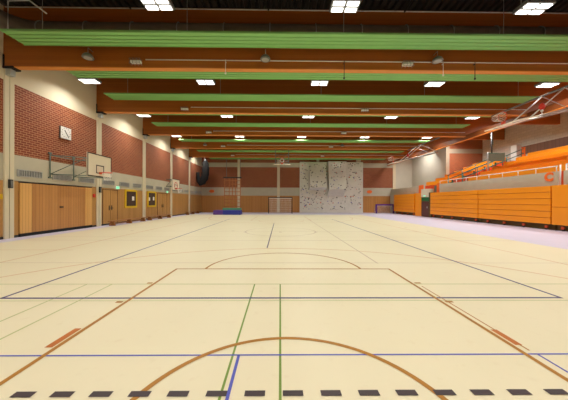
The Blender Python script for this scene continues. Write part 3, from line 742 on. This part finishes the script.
# ------------------------------------------------------------------ right stand
TZ = 2.5
def castor(t, x, y):
    k = MB(); k.box(x-0.05, x+0.05, y-0.06, y+0.06, 0.1, 0.24, 'redorange'); k.tube([(x-0.03, y, 0.08), (x+0.03, y, 0.08)], 0.08, 'dark', 12); k.build('castor', t)
def bleacher(ya, yb, lab, slats=True, zt=2.48):
    t = thing('telescopic_bleacher', lab, 'bleacher', (XS, (ya+yb)/2, 0), 'closed orange telescopic bleachers'); h = (yb-ya)/2-0.02
    k = MB(); k.box(0.14, 0.55, -h, h, 0.3, zt-0.02, 'redorange'); k.build('body', t)
    ns = 6; dz = (zt-0.32)/ns
    if slats:
        for i in range(ns):
            k = MB(); z0 = 0.32+dz*i; k.box(0.0, 0.1, -h, h, z0+0.012, z0+dz-0.012, 'orange'); k.build('slat', t, bevel=0.008)
    else:
        k = MB(); k.box(0.0, 0.1, -h, h, 0.32, 1.28, 'orange'); k.build('lower_panel', t, bevel=0.008)
        k = MB(); k.box(0.0, 0.1, -h, h, 1.3, zt, 'orange'); k.build('upper_panel', t, bevel=0.008)
        k = MB(); k.box(-0.02, 0.0, -0.1, 0.32, 1.95, 2.12, 'steel'); k.build('type_plate', t)
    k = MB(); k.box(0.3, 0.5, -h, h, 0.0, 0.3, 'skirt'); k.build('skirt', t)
    y = -h+0.3
    while y < h-0.1: castor(t, 0.12, y); y += 1.35
    k = MB(); k.box(0.1, 0.14, -h, h, 0.3, 0.32, 'dark'); k.build('bottom_rail', t)
    return t
bleacher(28.1, 33.2, 'closed orange slatted bleacher section beyond the exit doorway, farthest')
bleacher(19.0, 25.1, 'closed orange slatted bleacher section just nearer than the exit doorway')
bleacher(13.84, 18.97, 'closed orange slatted bleacher section below the orange letter C')
bleacher(7.6, 13.8, 'plain orange bleacher end section with a grey plate at the right picture edge', slats=False)
# structural wall of the stand (under the gallery) and doorway between the sections
b = MB()
b.box(XS+0.56, XS+0.8, YF, 25.1, 0, 2.5, 'block_x'); b.box(XS+0.56, XS+0.8, 26.9, YB, 0, 2.5, 'block_x')
b.box(XS+0.1, XS+0.8, 25.1, 25.5, 0, 2.5, 'skirt'); b.box(XS+0.1, XS+0.8, 26.9, 28.1, 0, 2.5, 'orange')
b.box(XS+0.1, XS+0.6, 25.5, 26.9, 2.05, 2.9, 'plaster')
b.box(XS+0.56, XS+0.8, 25.5, 26.9, 0, 2.05, 'block_x')
struct(b.build('wall_stand'))
d = MB(); d.box(XS+0.12, XS+0.2, 25.55, 26.85, 0.0, 1.62, 'doordark'); dr = struct(d.build('door_4'))
k = MB(); k.box(XS+0.12, XS+0.2, 25.55, 26.85, 1.64, 2.03, 'doorgreen'); k.build('door_transom', dr)
k = MB(); k.box(XS+0.08, XS+0.12, 25.75, 25.83, 0.9, 1.1, 'steel'); k.build('door_handle', dr)
t = thing('exit_sign', 'small lit exit sign over the doorway between the orange bleachers', 'exit sign', (XS+0.048, 26.2, 2.18))
k = MB(); k.box(0, 0.05, -0.17, 0.17, -0.08, 0.08, 'white'); k.build('sign_case', t)
k = MB(); k.box(-0.005, 0, -0.15, 0.15, -0.06, 0.06, 'exit'); k.build('sign_face', t)
# parapet of the gallery
XP = 15.62
def tier_struct():
    b = MB()
    b.box(XP+0.1, XR, YF, 28.3, 2.3, 2.5, 'block_x')
    return b
b = tier_struct()
NR = 6; run = 1.05; rise = 0.42; X1 = 16.35; Z1 = 3.35
def zrow(i): return Z1+rise*i
for ya, yb in ((YF, 22.0), (24.0, 28.3)):
    for i in range(NR):
        xa = X1+run*i; b.box(xa, xa+run if i < NR-1 else XR, ya, yb, 2.5, zrow(i), 'redorange')
for i in range(NR*2):
    xa = X1+run*0.5*i; b.box(xa, xa+run*0.5 if i < NR*2-1 else XR, 22.0, 24.0, 2.5, 2.9+rise*0.5*i, 'concrete')
struct(b.build('tier_floor'))
b = MB()
for ya, yb in ((7.0, 13.75), (14.05, 24.6), (28.4, 35.4)): b.box(XP, XP+0.1, ya, yb, 2.5, 3.3, 'concrete')
struct(b.build('wall_parapet'))
for (ya, yb, m, lab) in ((24.65, 25.05, 'letter', 'small orange panel in the parapet right of the exit doorway'), (27.5, 28.3, 'letter', 'small orange panel in the parapet left of the exit doorway')):
    k = MB(); k.box(XP, XP+0.1, ya, yb, 2.51, 3.4, m); tag(k.build('orange_plate'), lab, 'panel', 'orange parapet panels')
k = MB(); k.box(XP, XP+0.06, 25.1, 25.45, 2.52, 3.2, 'mesh_infill'); tag(k.build('guard_screen'), 'grey-green screen in the parapet beside the exit doorway', 'screen')
# letter C on the parapet
fc = bpy.data.curves.new('letter_c', 'FONT'); fc.body = 'C'; fc.size = 0.66; fc.extrude = 0.015; fc.offset = 0.035; fc.align_x = 'CENTER'; fc.align_y = 'CENTER'
fo = bpy.data.objects.new('letter_tmp', fc); C.objects.link(fo)
bpy.context.view_layer.update()
dg = bpy.context.evaluated_depsgraph_get(); me = bpy.data.meshes.new_from_object(fo.evaluated_get(dg)); bpy.data.objects.remove(fo)
me.materials.clear(); me.materials.append(M['letter'])
lo = bpy.data.objects.new('wall_letter', me); C.objects.link(lo)
lo.rotation_euler = (PI/2, 0, -PI/2); lo.location = (XP-0.016, 14.5, 3.0)
tag(lo, 'large orange letter C on the grey parapet above the bleachers', 'letter')
# railing on the parapet
t = thing('parapet_railing', 'white tubular railing along the top of the grey parapet', 'railing', (XP+0.05, 0, 3.3))
k = MB(); k.tube([(0, 14.1, 0.3), (0, 24.6, 0.3)], 0.028, 'white', 8); k.build('top_rail', t)
y = 14.15
while y < 24.7:
    k = MB(); k.tube([(0, y, -0.02), (0, y, 0.3)], 0.022, 'white', 8); k.build('rail_post', t); y += 1.16
t = thing('stand_gate', 'green-framed gate with white posts at the right end of the parapet', 'gate', (XP+0.05, 0, 2.5))
for y in (13.95, 13.65, 10.2):
    k = MB(); k.tube([(0, y, 0), (0, y, 1.15)], 0.035, 'white', 8); k.build('gate_post', t)
k = MB(); k.tube([(0, 13.65, 1.15), (0, 10.2, 1.15)], 0.028, 'white', 8); k.build('top_rail', t)
k = MB()
for z in (0.1, 0.55, 0.95): k.tube([(0, 13.6, z), (0, 10.25, z)], 0.02, 'greenrail', 6)
y = 13.55
while y > 10.3: k.tube([(0, y, 0.1), (0, y, 0.95)], 0.012, 'greenrail', 5); y -= 0.35
k.build('gate_frame', t)
# seat rows
def seat_row(i, ya, yb, lab):
    xa = X1+run*i+0.3; z = zrow(i)
    t = thing('bench_row', lab, 'bench row', (xa, (ya+yb)/2, z), 'orange bench rows on the upper stand'); h = (yb-ya)/2
    k = MB(); k.box(-0.22, 0.2, -h, h, 0.36, 0.41, 'orange_seat'); k.build('seat_board', t, bevel=0.008)
    k = MB(); k.box(-0.22, -0.18, -h, h, 0.03, 0.355, 'orange_seat'); k.build('front_board', t)
    y = -h+0.2
    k = MB()
    while y < h-0.1: k.box(-0.15, 0.12, y-0.03, y+0.03, 0.0, 0.36, 'greenrail'); y += 1.6
    k.build('support', t)
for bi, (ya, yb, nm) in enumerate(((7.0, 21.9, 'near block'), (24.1, 28.25, 'far block past the stairs'))):
    for i in range(NR): seat_row(i, ya, yb, 'long orange bench row, %s, %s row up' % (nm, ORD[i]))
# stair railings and landing guard
for y, lab in ((22.08, 'green sloping handrail on the near side of the stand stairs'), (23.98, 'green sloping handrail on the far side of the stand stairs')):
    t = thing('stair_railing', lab, 'railing', (0, y, 0), 'green stair railings on the stand'); f = lambda x: 2.9+(x-16.3)*0.4
    k = MB()
    for dz in (0.5, 0.9, 1.3): k.tube([(16.0, 0, f(16.0)+dz), (21.5, 0, f(21.5)+dz)], 0.035, 'greenrail', 8)
    k.build('rails', t)
    for j in range(5):
        x = 16.1+j*1.3; k = MB(); k.tube([(x, 0, f(x)-0.2), (x, 0, f(x)+1.32)], 0.03, 'greenrail', 8); k.build('rail_post', t)
t = thing('landing_guard', 'grey-green infill guard at the top of the stand stairs', 'guard', (19.1, 22.9, 0))
k = MB(); k.box(-0.9, 0.6, -0.97, -0.93, 5.15, 5.8, 'mesh_infill'); k.build('infill_panel', t)
k = MB(); k.tube([(-0.9, -0.95, 5.84), (0.6, -0.95, 5.84)], 0.03, 'greenrail', 6); k.tube([(-0.9, -0.95, 3.9), (-0.9, -0.95, 5.95)], 0.04, 'steel', 8); k.build('frame', t)
k = MB(); k.tube([(19.3, 22.85, 5.2), (19.3, 22.85, 7.95)], 0.07, 'dark', 10); tag(k.build('support_post'), 'dark post rising from the stand stairs to the roof', 'post')
